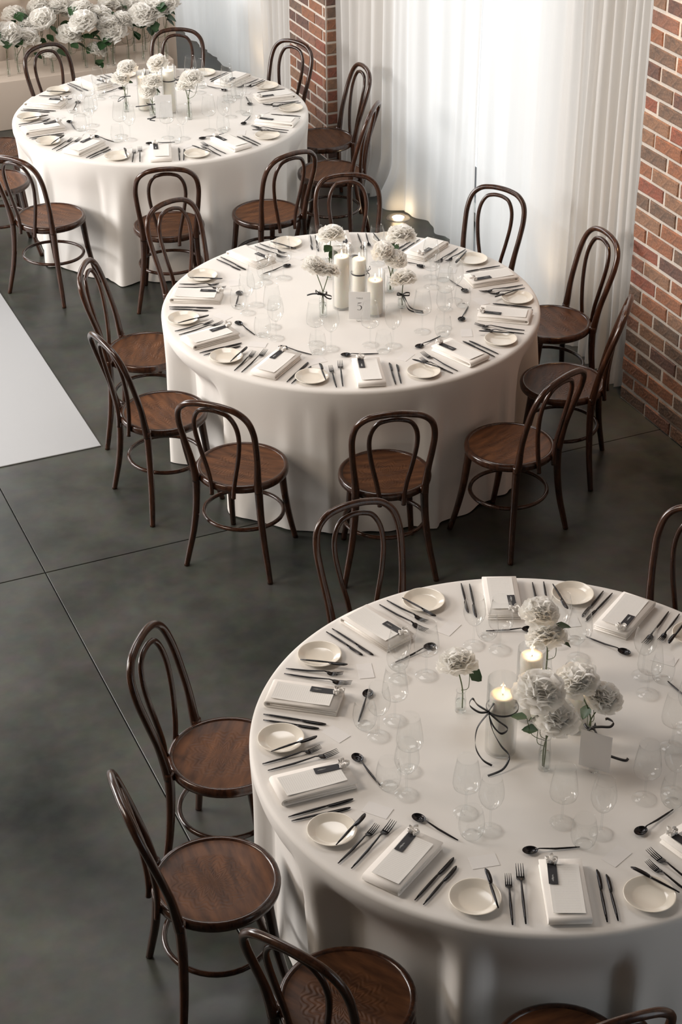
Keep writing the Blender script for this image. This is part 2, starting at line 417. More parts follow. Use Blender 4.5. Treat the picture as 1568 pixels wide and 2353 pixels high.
# windows: grey frames, panes
def window(name, y0, y1, mull):
    w = MB()
    for a, b in ((y0, y0+0.05), (y1-0.05, y1)) + tuple((m-0.03, m+0.03) for m in mull): w.box(0.42, 0.50, a, b, 0.05, 3.7)
    w.box(0.42, 0.50, y0, y1, 0.0, 0.06); w.box(0.42, 0.50, y0, y1, 3.64, 3.7)
    f = struct(w.build(name, MT['winframe'], smooth=False))
    e = [y0+0.05] + [x for m in mull for x in (m-0.03, m+0.03)] + [y1-0.05]
    for i in range(0, len(e), 2):
        MB().box(0.455, 0.461, e[i], e[i+1], 0.06, 3.64).build('window_pane', MT['glass'], f, smooth=False)
    return f
window('window_1', 1.05, 3.07, [2.06]); window('window_2', 5.57, 7.5, [6.53])

# remaining shell
def holed(name, pts, m):
    b = MB()
    for p in pts: b.box(*p)
    return struct(b.build(name, m, smooth=False))
holed('wall_left', [(-9.3, -9.2, -10.2, 1.1, 0, 5.6), (-9.3, -9.2, 7.1, 8.3, 0, 5.6), (-9.3, -9.2, 1.1, 7.1, 0, 2.1), (-9.3, -9.2, 1.1, 7.1, 4.7, 5.6)], MT['plaster'])
holed('wall_back', [(-9.5, 0.9, 8.3, 8.4, 0, 2.6), (-9.5, -7.5, 8.3, 8.4, 2.6, 5.6), (-1.7, 0.9, 8.3, 8.4, 2.6, 5.6), (-7.5, -1.7, 8.3, 8.4, 5.2, 5.6)], MT['plaster'])
holed('ceiling', [(-9.5, 0.9, -10.4, 8.4, 5.6, 5.8)], MT['darkceil'])
holed('wall_front', [(-9.5, 0.9, -10.4, -10.2, 0, 5.6)], MT['tag'])

# curtains
def curtain(name, label, y0, y1, fx, seed, H=3.6, puddle=None):
    """fx(y) -> (x of cloth plane, fold amplitude, fold wavelength)"""
    rnd = random.Random(seed); ny = int((y1-y0)/0.011); nz = 34; ph = 0; vs = []; fs = []
    cols = []
    for i in range(ny+1):
        y = y0 + (y1-y0)*i/ny; x, am, wl = fx(y); ph += 2*PI*((y1-y0)/ny)/wl*(1+0.25*math.sin(y*7.3+seed)); cols.append((y, x, am, ph))
    for j in range(nz+1):
        z = H*(j/nz)**1.5; low = 1 - sm(0, 0.35, z)
        for (y, x, am, p) in cols:
            s = math.sin(p) + 0.35*math.sin(2.3*p+1.1+0.6*z) ; k = 1 + 0.25*math.sin(y*3.1+z*1.3+seed)
            px = x - am*s*k*(0.8+0.3*low) + 0.006*math.sin(y*5+z*2.2); py = y + 0.012*math.sin(z*1.7+p*0.3)
            if puddle:
                c0, c1, amt = puddle; wgt = sm(c0-.15, c0+.1, y)*(1-sm(c1-.1, c1+.15, y))*(1-sm(0, .28, z))
                px -= amt*wgt*(0.75+0.35*math.sin(y*22)); 
                py += 0.05*wgt*math.sin(y*17)
            zz = z + (0.006 if j == 0 else 0) + low*0.004*math.sin(y*31)
            if j == 0: zz = 0.006 + 0.004*math.sin(y*23)
            vs.append((px, py, max(zz, 0.002)))
    n = ny+1
    for j in range(nz):
        for i in range(ny): fs.append((j*n+i, j*n+i+1, (j+1)*n+i+1, (j+1)*n+i))
    o = MB().add(vs, fs).build(name, MT['curtain'])
    return tag(o, label, 'curtain', 'sheer white curtains on the right wall')
def f_near(y):
    am = 0.015 + 0.028*(1-sm(0.62, 0.92, y)); x = 0.09 + 0.03*sm(1.2, 1.9, y)
    return x, am, 0.085 + 0.25*sm(0.7, 1.0, y)
def f_near2(y):
    am = 0.017 + 0.024*sm(2.85, 3.3, y); x = 0.125 - 0.035*sm(2.5, 2.9, y)
    return x, am, 0.26 - 0.10*sm(2.8, 3.2, y)
def f_far(y):
    am = 0.032 - 0.02*sm(5.25, 5.5, y); return 0.10, am, 0.12 + 0.14*sm(5.2, 5.6, y)
curtain('sheer_curtain', 'white sheer curtain gathered beside the near brick wall, behind the middle table', 0.015, 1.93, f_near, 1)
curtain('sheer_curtain', 'white sheer curtain trailing on the floor near the round floor light', 1.908, 3.90, f_near2, 5, puddle=(2.84, 3.25, 0.10))
curtain('sheer_curtain', 'white sheer curtain beyond the narrow brick pier, behind the far table', 4.58, 7.6, f_far, 9)

# floor uplights: steel ring, glowing lens
def uplight(x, y, label, power, vis=True):
    t = thing('floor_uplight', label, 'lamp', (x, y, 0.0), 0, 'recessed floor uplights')
    MB().lathe([(0.040, 0.0045), (0.052, 0.005), (0.075, 0.004), (0.078, 0.0005)], 32).build('trim_ring', MT['steel'], t)
    MB().lathe([(0.0, 0.0042), (0.040, 0.0044)], 32).build('lens', MT['lamp'], t)
    if power > 2: spot('uplight_beam', (x, y, 0.03), (x+0.12, y, 2.0), power, (1.0, 0.72, 0.42), 80, 0.8)
    else: point('uplight_glow', (x, y, 0.05), 0.8, (1.0, 0.72, 0.42), 0.04)
uplight(0.00, 2.74, 'round recessed floor uplight glowing on the concrete beside the trailing curtain', 1.0)
uplight(0.245, 0.93, 'recessed floor uplight glowing behind the curtain near the middle table', 11)
uplight(0.245, 5.46, 'recessed floor uplight glowing behind the curtain past the far table', 11)

# white dance floor
df = MB().box(-8.4, -2.65, 0.625, 4.6, 0.0, 0.006).build('dance_floor', MT['vinyl'], smooth=False); bev(df, 0.002, 1)
tag(df, 'glossy white dance floor sheet laid on the concrete at the left edge', 'dance floor')

# ------------------------------------------------------------------ tables and cloths
TB = {'far': (-1.406, 3.228), 'middle': (-1.475, 0.165), 'near': (-2.277, -3.088)}
CHAIRS = {
 'middle': [(150.5, 1.02, 0, 'left side, farther one beside the dance floor'), (188, 1.03, 0, 'left side, nearer one beside the dance floor'),
            (221.5, 1.155, 3, 'front left, with the brightest brown seat'), (253.6, 1.13, 0, 'front centre, back squarely to the viewer'),
            (285.3, 1.13, 8, 'front right, turned slightly left'), (321.5, 1.05, 0, 'right side, in front of the brick wall corner'),
            (357.5, 1.10, 0, 'right side, before the gathered curtain folds'), (30.8, 1.10, 0, 'rear right, back hoop against the bright curtain'),
            (66.8, 1.06, 0, 'rear centre, back hoop overlapping a far-table seat'), (111.3, 1.07, 0, 'rear left, back hoop in front of the far table')],
 'far': [(215.2, 1.12, 0, 'front left, reddish seat, cut by the left edge'), (177.9, 1.066, 0, 'left side, pale glare on the seat'),
         (146.0, 1.07, 0, 'left rear, only its seat edge in view'), (252.8, 1.11, 0, 'front centre, half hidden by another chair'),
         (282.8, 1.15, 0, 'front right, back to the viewer'), (322.1, 1.086, 0, 'right side, nearer of the two by the curtain'),
         (354.6, 1.05, 0, 'right side, farther of the two by the curtain'), (26.5, .985, 0, 'rear right, before the narrow brick pier'),
         (66.0, .99, 0, 'rear centre, before the white flowers'), (109.0, .975, 0, 'rear left, before the white flowers')],
 'near': [(142.4, 1.045, 0, 'left side, farther chair with red-brown seat'), (176.5, 1.08, 0, 'left side, nearer chair with wide patterned seat'),
          (211.6, 1.054, 0, 'lower left, cut by the bottom edge'), (246.4, 1.095, 20, 'bottom right, only its dark seat in view'),
          (92.0, 1.03, 0, 'rear left, empty hoop standing on bare floor'), (32.0, 1.06, 0, 'rear right, at the right edge of the picture')],
}
def cloth(which):
    cx, cy = TB[which]; rnd = random.Random({'far': 3, 'middle': 4, 'near': 5}[which]); R0 = 0.906; N = 360; vs = []; fs = []
    ch = CHAIRS[which]
    # folds spring from the table edge at uneven spacing: broad hollows, narrower ridges
    rid = []; a_ = rnd.uniform(0, 8)
    while a_ < 360:
        rid.append((a_, rnd.uniform(2.6, 5.2), rnd.uniform(.35, 1.0), rnd.uniform(-1.5, 1.5))); a_ += rnd.uniform(9, 19)
    def fold(a, q):
        t = math.degrees(a); s = 0
        for c0, w0, am0, dr in rid:
            d = abs((t - c0 - dr*q + 180) % 360 - 180)
            if d < 20: s += am0*math.exp(-(d/(w0*(0.75+0.45*q)))**2)
        return s - 0.36 + 0.12*math.sin(3*a+1) + 0.10*math.sin(7*a)
    rings = [0.0, 0.15, 0.35, 0.55, 0.72, 0.84, 0.90]
    rows = [('t', r) for r in rings] + [('r', k) for k in range(1, 6)] + [('d', k/26) for k in range(1, 27)]
    for kind, q in rows:
        for k in range(N):
            a = 2*PI*k/N
            if kind == 't': r = max(q*R0/0.915*1.0, 1e-4); z = 0.75 + (0.0007*math.sin(9*a+q*20) if 0.1 < q < .8 else 0)
            elif kind == 'r':
                t = q/5*PI/2; r = R0-0.008+0.017*math.sin(t); z = 0.75-0.017*(1-math.cos(t))
            else:
                f = fold(a, q); z = 0.733*(1-q); am = 0.082*sm(0.0, 0.55, q)*(0.35+0.65*q)
                r = R0+0.009 + 0.006*q + am*f
                for (ca, rcn, *_r) in ch:      # the cloth is pushed in where a seat and its legs stand against it
                    d = abs((math.degrees(a)-ca+180) % 360-180)
                    cap = rcn - 0.236 + max(0, d-12.0)*0.022
                    if cap < 1.0:
                        k = 0.014; x_ = (r-cap)/k
                        rs = cap + k*0.5 - k*math.log1p(math.exp(-x_)) if x_ > -20 else r
                        rs = cap - k*math.log1p(math.exp(-x_)) if x_ > -20 else r
                        rs = rs + 0.22*am*f if r > cap else rs
                        r = r + (rs-r)*sm(0.02, 0.30, q)
                z = max(0.003, z + (0.006*math.sin(a*17) if q > .9 else 0)) if q < 1 else 0.004 + 0.003*(1+math.sin(a*29))
            vs.append((r*math.cos(a), r*math.sin(a), z))
    for i in range(len(rows)-1):
        for k in range(N): b = (k+1) % N; fs.append((i*N+k, (i+1)*N+k, (i+1)*N+b, i*N+b))
    o = MB().add(vs, fs).build('tablecloth', MT['cloth'], loc=(cx, cy, 0))
    tag(o, {'far': 'white floor-length tablecloth on the far round table by the flower display', 'middle': 'white floor-length tablecloth on the middle round table beside the curtain',
            'near': 'white floor-length tablecloth on the near round table, cut by the right edge'}[which], 'tablecloth', 'floor-length round tablecloths')
    t = thing('round_table', {'far': 'round banquet table hidden under the cloth nearest the flower display', 'middle': 'round banquet table hidden under the cloth between the other two',
              'near': 'round banquet table hidden under the nearest cloth at lower right'}[which], 'table', (cx, cy, 0), 0, 'round banquet tables')
    MB().lathe([(0, .722), (.895, .722), (.895, .744), (0, .744)], 48).build('tabletop', MT['seat'], t)
    for k in range(4):
        a = PI/4+k*PI/2; MB().tube([(0.5*math.cos(a), 0.5*math.sin(a), 0.0), (0.46*math.cos(a), 0.46*math.sin(a), .722)], 0.016, 8).build('leg', MT['steel'], t)
for w_ in TB: cloth(w_)

# ------------------------------------------------------------------ bentwood chairs
def sym(pts): return pts + [(-x, y, z) for x, y, z in reversed(pts[:-1])]
def make_chair():
    t = thing('bentwood_chair', '', 'chair')
    # seat: pressed plywood disc inside a bent rim
    MB().lathe([(0.0, .4555), (.06, .4555), (.12, .457), (.165, .460), (.184, .4625), (.187, .4635), (.187, .449), (0, .449)], 48).build('seat', MT['seat'], t)
    MB().lathe([(.184, .4625), (.188, .4675), (.196, .468), (.2035, .464), (.206, .452), (.204, .436), (.197, .430), (.186, .431), (.184, .445), (.184, .4625)], 48).build('seat_rim', MT['frame'], t)
    hoop = sym([(-.150, -.160, .440), (-.152, -.170, .50), (-.161, -.186, .585), (-.171, -.213, .68), (-.175, -.241, .77), (-.160, -.264, .840), (-.118, -.278, .882), (-.060, -.284, .898), (0, -.285, .902)])
    hp = spline(hoop, 5); nn = len(hp)
    hr = [0.0185 - 0.0045*sm(0.0, 0.28, min(i, nn-1-i)/(nn/2)*0.9) for i in range(nn)]
    MB().tube(hp, hr, 10).build('back_hoop', MT['frame'], t)
    inner = sym([(-.052, -.2085, .415), (-.054, -.205, .46), (-.066, -.206, .53), (-.088, -.217, .63), (-.102, -.234, .73), (-.096, -.250, .80), (-.070, -.262, .848), (-.035, -.267, .864), (0, -.268, .868)])
    MB().tube(spline(inner, 5), 0.0105, 8).build('inner_hoop', MT['frame'], t)
    for s in (-1, 1):
        rl = spline([(s*.150, -.160, .470), (s*.151, -.158, .40), (s*.157, -.160, .30), (s*.172, -.168, .18), (s*.193, -.182, .07), (s*.206, -.192, .0)], 4)
        n = len(rl); MB().tube(rl, [.0190-.0065*(i/(n-1)) for i in range(n)], 10).build('leg', MT['frame'], t)
        fl_ = spline([(s*.128, .128, .432), (s*.130, .137, .36), (s*.136, .152, .24), (s*.146, .175, .12), (s*.158, .205, .0)], 4)
        n = len(fl_); MB().tube(fl_, [.0195-.0070*(i/(n-1)) for i in range(n)], 10).build('leg', MT['frame'], t)
    ring = [(.180*math.cos(2*PI*k/40), -.004+.172*math.sin(2*PI*k/40), .232) for k in range(40)]
    MB().tube(ring, 0.0095, 8, closed=True).build('ring_stretcher', MT['frame'], t)
    return t
for which, lst in CHAIRS.items():
    cx, cy = TB[which]
    for (a, rcn, rot, where) in lst:
        aa = R_(a)
        place('chair', make_chair, (cx+rcn*math.cos(aa), cy+rcn*math.sin(aa), 0), aa + PI/2 + R_(rot),
              'dark bentwood hoop-back chair, %s table, %s' % (which, where), 'chair', 'bentwood chairs around the %s table' % which)
# ------------------------------------------------------------------ tableware prototypes
TOP = 0.7505
def hw(profile):
    """flat bar following (y, half width, z, half thickness) stations, along local y"""
    m = MB(); vs = []; fs = []
    for y, w, z, h in profile: vs += [(-w, y, z), (-w*.6, y, z+h), (w*.6, y, z+h), (w, y, z), (w*.6, y, z-h*.6), (-w*.6, y, z-h*.6)]
    for i in range(len(profile)-1):
        for k in range(6): fs.append((i*6+k, i*6+(k+1) % 6, (i+1)*6+(k+1) % 6, (i+1)*6+k))
    fs.append((5, 4, 3, 2, 1, 0)); n = len(profile)-1; fs.append(tuple(n*6+k for k in range(6)))
    return m.add(vs, fs)
def flipn(o):
    import bmesh
    b = bmesh.new(); b.from_mesh(o.data); bmesh.ops.recalc_face_normals(b, faces=b.faces); b.to_mesh(o.data); b.free(); return o
def mk_fork(L):
    def f():
        t = thing('fork', '', 'fork'); k = L/0.24
        flipn(hw([(-L/2, .0022, .004, .0016), (-L/2+.03*k, .0036, .004, .0022), (-L/2+.09*k, .0046, .005, .0024), (L*.10, .0032, .010, .0018), (L*.17, .0026, .012, .0016), (L*.22, .004, .010, .0014)]).build('handle', MT['cut'], t))
        m = hw([(L*.215, .004, .010, .0013), (L*.235, .0105*k, .007, .0012), (L*.27, .0125*k, .0045, .0012), (L*.31, .0125*k, .004, .0012)])
        for x in (-.0103, -.0035, .0035, .0103):
            x *= k; m.add([(x-.0017, L*.305, .004), (x+.0017, L*.305, .004), (x+.0014, L*.40, .0065), (x-.0014, L*.40, .0065), (x+.0006, L/2, .013), (x-.0006, L/2, .013),
                           (x-.0017, L*.305, .0055), (x+.0017, L*.305, .0055), (x+.0014, L*.40, .008), (x-.0014, L*.40, .008), (x+.0006, L/2, .014), (x-.0006, L/2, .014)],
                          [(0,1,2,3), (3,2,4,5), (6,9,8,7), (9,11,10,8), (0,6,7,1), (1,7,8,2), (2,8,10,4), (3,9,6,0), (5,11,9,3), (4,10,11,5)])
        flipn(m.build('tines', MT['cut'], t)); return t
    return f
def mk_knife(L, butter=False):
    def f():
        t = thing('knife', '', 'knife')
        flipn(hw([(-L/2, .0020, .0038, .0016), (-L/2+.03, .0040, .0042, .0024), (-L*.1, .0048, .0045, .0026), (L*.06, .0040, .0045, .0022), (L*.10, .0030, .0045, .002)]).build('handle', MT['cut'], t))
        w = .0105 if butter else .0080
        vs = []; fs = []
        st = [(.095, -.003, .003), (.13, -.0035, w*.8), (.2, -.0035, w), (.33, -.0035, w*1.05), (.43, -.0035, w*.9), (.48, -.002, w*.5), (.5, 0, .0015)]
        for q, a, b in st: vs += [(a, q*L, .0030), (b, q*L, .0036), (b, q*L, .0044), (a, q*L, .0056)]
        for i in range(len(st)-1):
            for k in range(4): fs.append((i*4+k, i*4+(k+1) % 4, (i+1)*4+(k+1) % 4, (i+1)*4+k))
        fs += [(3, 2, 1, 0), tuple((len(st)-1)*4+k for k in range(4))]
        flipn(MB().add(vs, fs).build('blade', MT['cut'], t)); return t
    return f
def mk_spoon():
    t = thing('spoon', '', 'spoon'); L = .17
    flipn(hw([(-L/2, .0022, .004, .0016), (-L/2+.03, .0036, .004, .0022), (-.01, .0042, .005, .0022), (L*.12, .003, .009, .0018), (L*.22, .0022, .011, .0015), (L*.27, .003, .009, .0012)]).build('handle', MT['cut'], t))
    vs = []; fs = []; n = 20
    for ri, (k, z) in enumerate([(1.0, .0085), (.93, .0068), (.75, .0042), (.45, .0026), (.02, .0020)]):
        for j in range(n):
            a = 2*PI*j/n; vs.append((.0178*k*math.cos(a), L*.385 + .0235*k*math.sin(a), z))
    for i in range(4):
        for j in range(n): b = (j+1) % n; fs.append((i*n+j, i*n+b, (i+1)*n+b, (i+1)*n+j))
    o = MB().add(vs, fs).build('bowl', MT['cut'], t); m = o.modifiers.new('thickness', 'SOLIDIFY'); m.thickness = .0011; m.offset = 0
    return t
def mk_plate():
    t = thing('bread_plate', '', 'plate')
    MB().lathe([(0, .0045), (.046, .0045), (.051, .0055), (.060, .0105), (.070, .0155), (.0735, .0172), (.0755, .0172), (.0765, .0162), (.072, .0122), (.060, .0060), (.050, .0012), (.044, .0), (.040, .0022), (0, .0022)], 48).build('dish', MT['plate'], t)
    return t
def mk_napkin():
    t = thing('napkin', '', 'napkin'); w = .0625
    def sheet(path, hw_, th, name):
        vs = []; fs = []; P = [Vector((0, y, z)) for y, z in path]; m = len(P)
        for i in range(m):
            tg = (P[min(i+1, m-1)] - P[max(i-1, 0)]).normalized(); nn = Vector((0, -tg.z, tg.y))
            for sx in (-1, -.98, .98, 1):
                e = .6 if abs(sx) == 1 else 1
                vs.append((sx*hw_, P[i].y + nn.y*th/2*e, P[i].z + nn.z*th/2*e))
            for sx in (1, .98, -.98, -1):
                e = .6 if abs(sx) == 1 else 1
                vs.append((sx*hw_, P[i].y - nn.y*th/2*e, P[i].z - nn.z*th/2*e))
        for i in range(m-1):
            for k in range(8): fs.append((i*8+k, i*8+(k+1) % 8, (i+1)*8+(k+1) % 8, (i+1)*8+k))
        fs += [tuple(range(7, -1, -1)), tuple((m-1)*8+k for k in range(8))]
        return flipn(MB().add(vs, fs).build(name, MT['napkin'], t))
    arc = lambda yc, zc, r, n=7: [(yc - r*math.sin(PI*k/(n-1)), zc - r*math.cos(PI*k/(n-1))) for k in range(n)]
    sheet([(.122, .0042)] + [(-.02, .0042)] + arc(-.113, .0135, .0095) + [(-.05, .0236), (.03, .0240), (.124, .0225)], w, .0068, 'outer_fold')
    sheet([(.119, .0115), (.0, .0125), (-.104, .0135)], w-.002, .0075, 'inner_fold')
    sheet([(.120, .0182), (.0, .0187), (-.09, .0185)], w-.0035, .0030, 'inner_fold')
    return t
def mk_menu():
    m = MB(); vs = []; n = 8
    for i in range(n+1):
        y = -.1+.2*i/n; z = .0008+.0022*((i/n-.5)*2)**2
        for x in (-.046, .046): vs += [(x, y, z), (x, y, z+.0007)]
    fs = []
    for i in range(n):
        a = i*4; fs += [(a, a+2, a+6, a+4), (a+1, a+5, a+7, a+3), (a, a+4, a+5, a+1), (a+2, a+3, a+7, a+6)]
    fs += [(0, 1, 3, 2), (n*4, n*4+2, n*4+3, n*4+1)]
    o = flipn(MB().add(vs, fs).build('menu_card', MT['menu'], smooth=False))
    o['category'] = 'menu'; return o
def mk_tag():
    t = thing('name_tag', '', 'name tag'); th = .0008
    out = [(-.0135, -.048), (.0135, -.048), (.0135, .048), (.0, .036), (-.0135, .048)]
    vs = [(x, y, 0) for x, y in out] + [(x, y, th) for x, y in out]
    fs = [(3, 1, 0), (3, 2, 1), (3, 0, 4), (8, 5, 6), (8, 6, 7), (8, 9, 5)] + [(k, (k+1) % 5, (k+1) % 5+5, k+5) for k in range(5)]
    MB().add(vs, fs).build('card', MT['tag'], t, smooth=False)
    pts = [(.003*math.sin(i*1.9)+.0012*math.sin(i*4.1), -.038+.0011*i, th+.0004) for i in range(26)]
    MB().tube(pts, .0005, 4).build('handwritten_name', MT['chalk'], t)
    k = MB(); rn = random.Random(3)
    for a, l in ((.4, .020), (2.6, .022), (1.5, .026), (-.3, .016), (3.5, .018)):
        c, s = math.cos(a), math.sin(a)
        loop = spline([(0, .041, .003), (c*l*.5-s*.007, .041+s*l*.5+c*.007, .012), (c*l, .041+s*l, .010), (c*l*.55+s*.007, .041+s*l*.55-c*.007, .006), (0, .041, .004)], 4)
        k.strip(loop, .011, .0005, (0, 0, 1))
    k.lathe([(0, .001), (.006, .002), (.008, .006), (.006, .010), (0, .011)], 10, 0, .041)
    k.build('ribbon_knot', MT['silk'], t)
    return t
def mk_card():
    o = bev(MB().box(-.042, .042, -.026, .026, 0, .0006).build('place_card', MT['acet'], smooth=False), .0002, 1); o['category'] = 'card'; return o
def glass_stem(bowl, zf, foot):
    def f():
        t = thing('wine_glass', '', 'glass')
        MB().lathe([(foot, .0004), (foot+.0008, .0014), (foot, .0024), (foot*.6, .0036), (.010, .0065), (.0048, .0115)], 32).build('foot', MT['glass'], t)
        MB().lathe([(.0048, .0115), (.0036, .022), (.0033, zf-.03), (.0038, zf-.012), (.0062, zf-.003), (.010, zf)], 14).build('stem', MT['glass'], t)
        o = MB().lathe(bowl, 36).build('bowl', MT['glass'], t)
        return t
    return f
z0 = .094
mk_red = glass_stem([(.0, z0-.001), (.014, z0), (.030, z0+.004), (.0405, z0+.014), (.0430, z0+.026), (.0415, z0+.05), (.0375, z0+.08), (.0335, z0+.105), (.0315, z0+.122), (.0324, z0+.1225)], z0, .0375)
z1 = .090
mk_white = glass_stem([(.0, z1-.001), (.010, z1), (.022, z1+.010), (.0325, z1+.026), (.0385, z1+.045), (.0390, z1+.058), (.0365, z1+.082), (.0320, z1+.105), (.0305, z1+.116), (.0313, z1+.1165)], z1, .0360)
def mk_tumbler():
    t = thing('water_tumbler', '', 'glass')
    MB().lathe([(0, .0), (.024, .0), (.0285, .0025), (.024, .0075), (0, .0085)], 32).build('base', MT['glass'], t)
    MB().lathe([(.0275, .0015), (.0345, .012), (.0390, .030), (.0400, .046), (.0380, .068), (.0345, .088), (.0318, .101), (.0325, .1015)], 36).build('bowl', MT['glass'], t)
    return t

SETS = {
 'far': [(251.2, 'front centre'), (214.5, 'front left'), (180.4, 'left near'), (143.6, 'left far'), (106.5, 'back left'), (68.9, 'back centre'), (32.5, 'back right'), (357.5, 'right far'), (321.0, 'right near'), (285.0, 'front right')],
 'middle': [(252.1, 'front centre'), (219.8, 'front left'), (186.6, 'left near'), (150.6, 'left far'), (108.6, 'back left'), (71.2, 'back centre'), (34.5, 'back right'), (357.5, 'right far'), (323.6, 'right near'), (287.6, 'front right')],
 'near': [(248.4, 'front centre'), (211.5, 'front left'), (176.9, 'left near'), (143.2, 'left far'), (107.2, 'back left'), (68.8, 'back centre'), (34.6, 'back right'), (284.5, 'front right')],
}
prnd = random.Random(21)
for which, lst in SETS.items():
    cx, cy = TB[which]
    for a, pl in lst:
        th = R_(a); er = Vector((math.cos(th), math.sin(th), 0)); et = Vector((-math.sin(th), math.cos(th), 0)); base = th + PI/2
        def P(r, u, z=TOP): q = Vector((cx, cy, 0)) + er*r + et*u; return (q.x, q.y, z)
        j = lambda s: prnd.uniform(-s, s)
        w = '%s place, %s table' % (pl, which); G = lambda s: '%s on the %s table' % (s, which)
        nr, nu, nz = .752+j(.006), j(.006), base+R_(j(2.5))
        place('napkin', mk_napkin, P(nr, nu, TOP), nz, 'ivory folded napkin, ' + w, 'napkin', G('folded napkins'))
        place('menu', mk_menu, P(nr+.004, nu+.002, TOP+.0276), nz+R_(j(2)), 'printed menu card on napkin, ' + w, 'menu', G('menu cards'))
        place('tag', mk_tag, P(nr-.062, nu-.028+j(.003), TOP+.0315), nz+R_(j(4)), 'black name tag on menu, ' + w, 'name tag', G('black name tags'))
        pr, pu = .768+j(.006), -.252+j(.008)
        place('plate', mk_plate, P(pr, pu), base, 'small cream bread plate, ' + w, 'plate', G('bread plates'))
        place('bknife', mk_knife(.165, True), P(pr-.028, pu+.050, TOP+.0168), base+R_(8+j(8)), 'black butter knife resting on bread plate, ' + w, 'knife', G('butter knives'))
        place('fork1', mk_fork(.20), P(.765+j(.005), -.158), base+R_(j(3)), 'shorter black fork beside plate, ' + w, 'fork', G('short forks'))
        place('fork2', mk_fork(.238), P(.745+j(.005), -.120), base+R_(j(3)), 'longer black fork beside napkin, ' + w, 'fork', G('long forks'))
        place('knife1', mk_knife(.215), P(.760+j(.005), .108), base+R_(j(2.5)), 'longer black knife beside napkin, ' + w, 'knife', G('long knives'))
        place('knife2', mk_knife(.190), P(.770+j(.005), .136), base+R_(j(2.5)), 'shorter black knife, outer right, ' + w, 'knife', G('short knives'))
        place('spoon', mk_spoon, P(.563+j(.01), -.008+j(.008)), base+PI/2+R_(j(9)), 'black spoon above the napkin, ' + w, 'spoon', G('dessert spoons'))
        place('red', mk_red, P(.452+j(.012), .040+j(.01)), j(3), 'tall wide-bowled wine glass, ' + w, 'glass', G('wide-bowled wine glasses'))
        place('whitew', mk_white, P(.488+j(.012), .138+j(.01)), j(3), 'narrower tulip wine glass, ' + w, 'glass', G('tulip wine glasses'))
        place('tumbler', mk_tumbler, P(.536+j(.01), .092+j(.01)), j(3), 'stemless water tumbler, ' + w, 'glass', G('stemless tumblers'))
        place('card', mk_card, P(.592+j(.012), -.205+j(.015)), base+R_(14+j(12)), 'small white card behind the bread plate, ' + w, 'card', G('small white cards'))
# the two near-table places past the right edge: only their spoons and glasses show
for a, pl in ((320.5, 'right near'), (357.0, 'right far')):
    cx, cy = TB['near']; th = R_(a); er = Vector((math.cos(th), math.sin(th), 0)); et = Vector((-math.sin(th), math.cos(th), 0)); base = th+PI/2
    def P(r, u, z=TOP): q = Vector((cx, cy, 0)) + er*r + et*u; return (q.x, q.y, z)
    w = '%s place, near table' % pl
    place('spoon', mk_spoon, P(.555, -.01), base+PI/2+.1, 'black spoon above the napkin, ' + w, 'spoon', 'dessert spoons on the near table')
    place('red', mk_red, P(.45, .04), 1, 'tall wide-bowled wine glass, ' + w, 'glass', 'wide-bowled wine glasses on the near table')
    place('whitew', mk_white, P(.485, .138), 2, 'narrower tulip wine glass, ' + w, 'glass', 'tulip wine glasses on the near table')
    place('tumbler', mk_tumbler, P(.535, .092), 2, 'stemless water tumbler, ' + w, 'glass', 'stemless tumblers on the near table')

# ------------------------------------------------------------------ candles
def candle(x, y, rg, hg, hc, rc, label, where, bandz=None):
    hol = thing('candle_holder', 'clear glass cylinder around the %s' % label, 'candle holder', (x, y, TOP), 0, 'glass candle cylinders')
    MB().lathe([(0, 0), (rg-.004, 0), (rg, .003), (rg, hg-.001), (rg-.0008, hg), (rg-.0022, hg-.001), (rg-.0022, .008), (0, .007)], 48).build('cylinder', MT['glass'], hol)
    if bandz:
        b = MB(); n = 48; vs = []; fs = []
        for k in range(n):
            a = 2*PI*k/n
            for rr, zz in ((rg+.0004, bandz-.0035), (rg+.0016, bandz-.0035), (rg+.0016, bandz+.0035), (rg+.0004, bandz+.0035)): vs.append((rr*math.cos(a), rr*math.sin(a), zz))
        for k in range(n):
            q = (k+1) % n
            for i in range(4): fs.append((k*4+i, k*4+(i+1) % 4, q*4+(i+1) % 4, q*4+i))
        b.add(vs, fs).build('ribbon_band', MT['ribbon'], hol)
    c = MB().lathe([(0, .0085), (rc-.003, .0085), (rc, .012), (rc, hc-.004), (rc-.003, hc), (rc*.6, hc-.003), (.006, hc-.005), (0, hc-.005)], 40).build('pillar_candle', MT['wax'], loc=(x, y, TOP))
    tag(c, 'lit %s' % label + where, 'candle', 'ivory pillar candles')
    MB().tube([(0, 0, hc-.006), (.0005, 0, hc+.006)], .0009, 6).build('wick', MT['wick'], c)
    MB().lathe([(0, hc+.002), (.0036, hc+.007), (.0048, hc+.012), (.0036, hc+.020), (.0016, hc+.028), (0, hc+.033)], 12).build('flame', MT['flame'], c)
    point('candle_light', (x, y, TOP+hc+.018), 0.32, (1.0, 0.62, 0.28), 0.006)
    return hol
def rel(base, x, z, d=0.0):
    """point beside a table object: x to the camera's right, z up, d towards the camera"""
    v = Vector((base[0], base[1], 0)) + rt*x - fh*d; return (v.x, v.y, z)
def ribbon(name, parent, base, paths, w=.007, mat_='ribbon'):
    m = MB()
    for p in paths:
        P3 = [rel((0, 0), *q) for q in p]
        sp_ = spline(P3, 7); nv = []
        for i, q in enumerate(sp_): nv.append((fh*1.0 + Vector((0, 0, .45)) + rt*.25*math.sin(i*.5)))
        m.strip(sp_, w, .0006, nv)
    return m.build(name, MT[mat_], parent)
c = candle(-1.527, .151, .045, .315, .267, .037, 'tallest candle of the middle table', '')
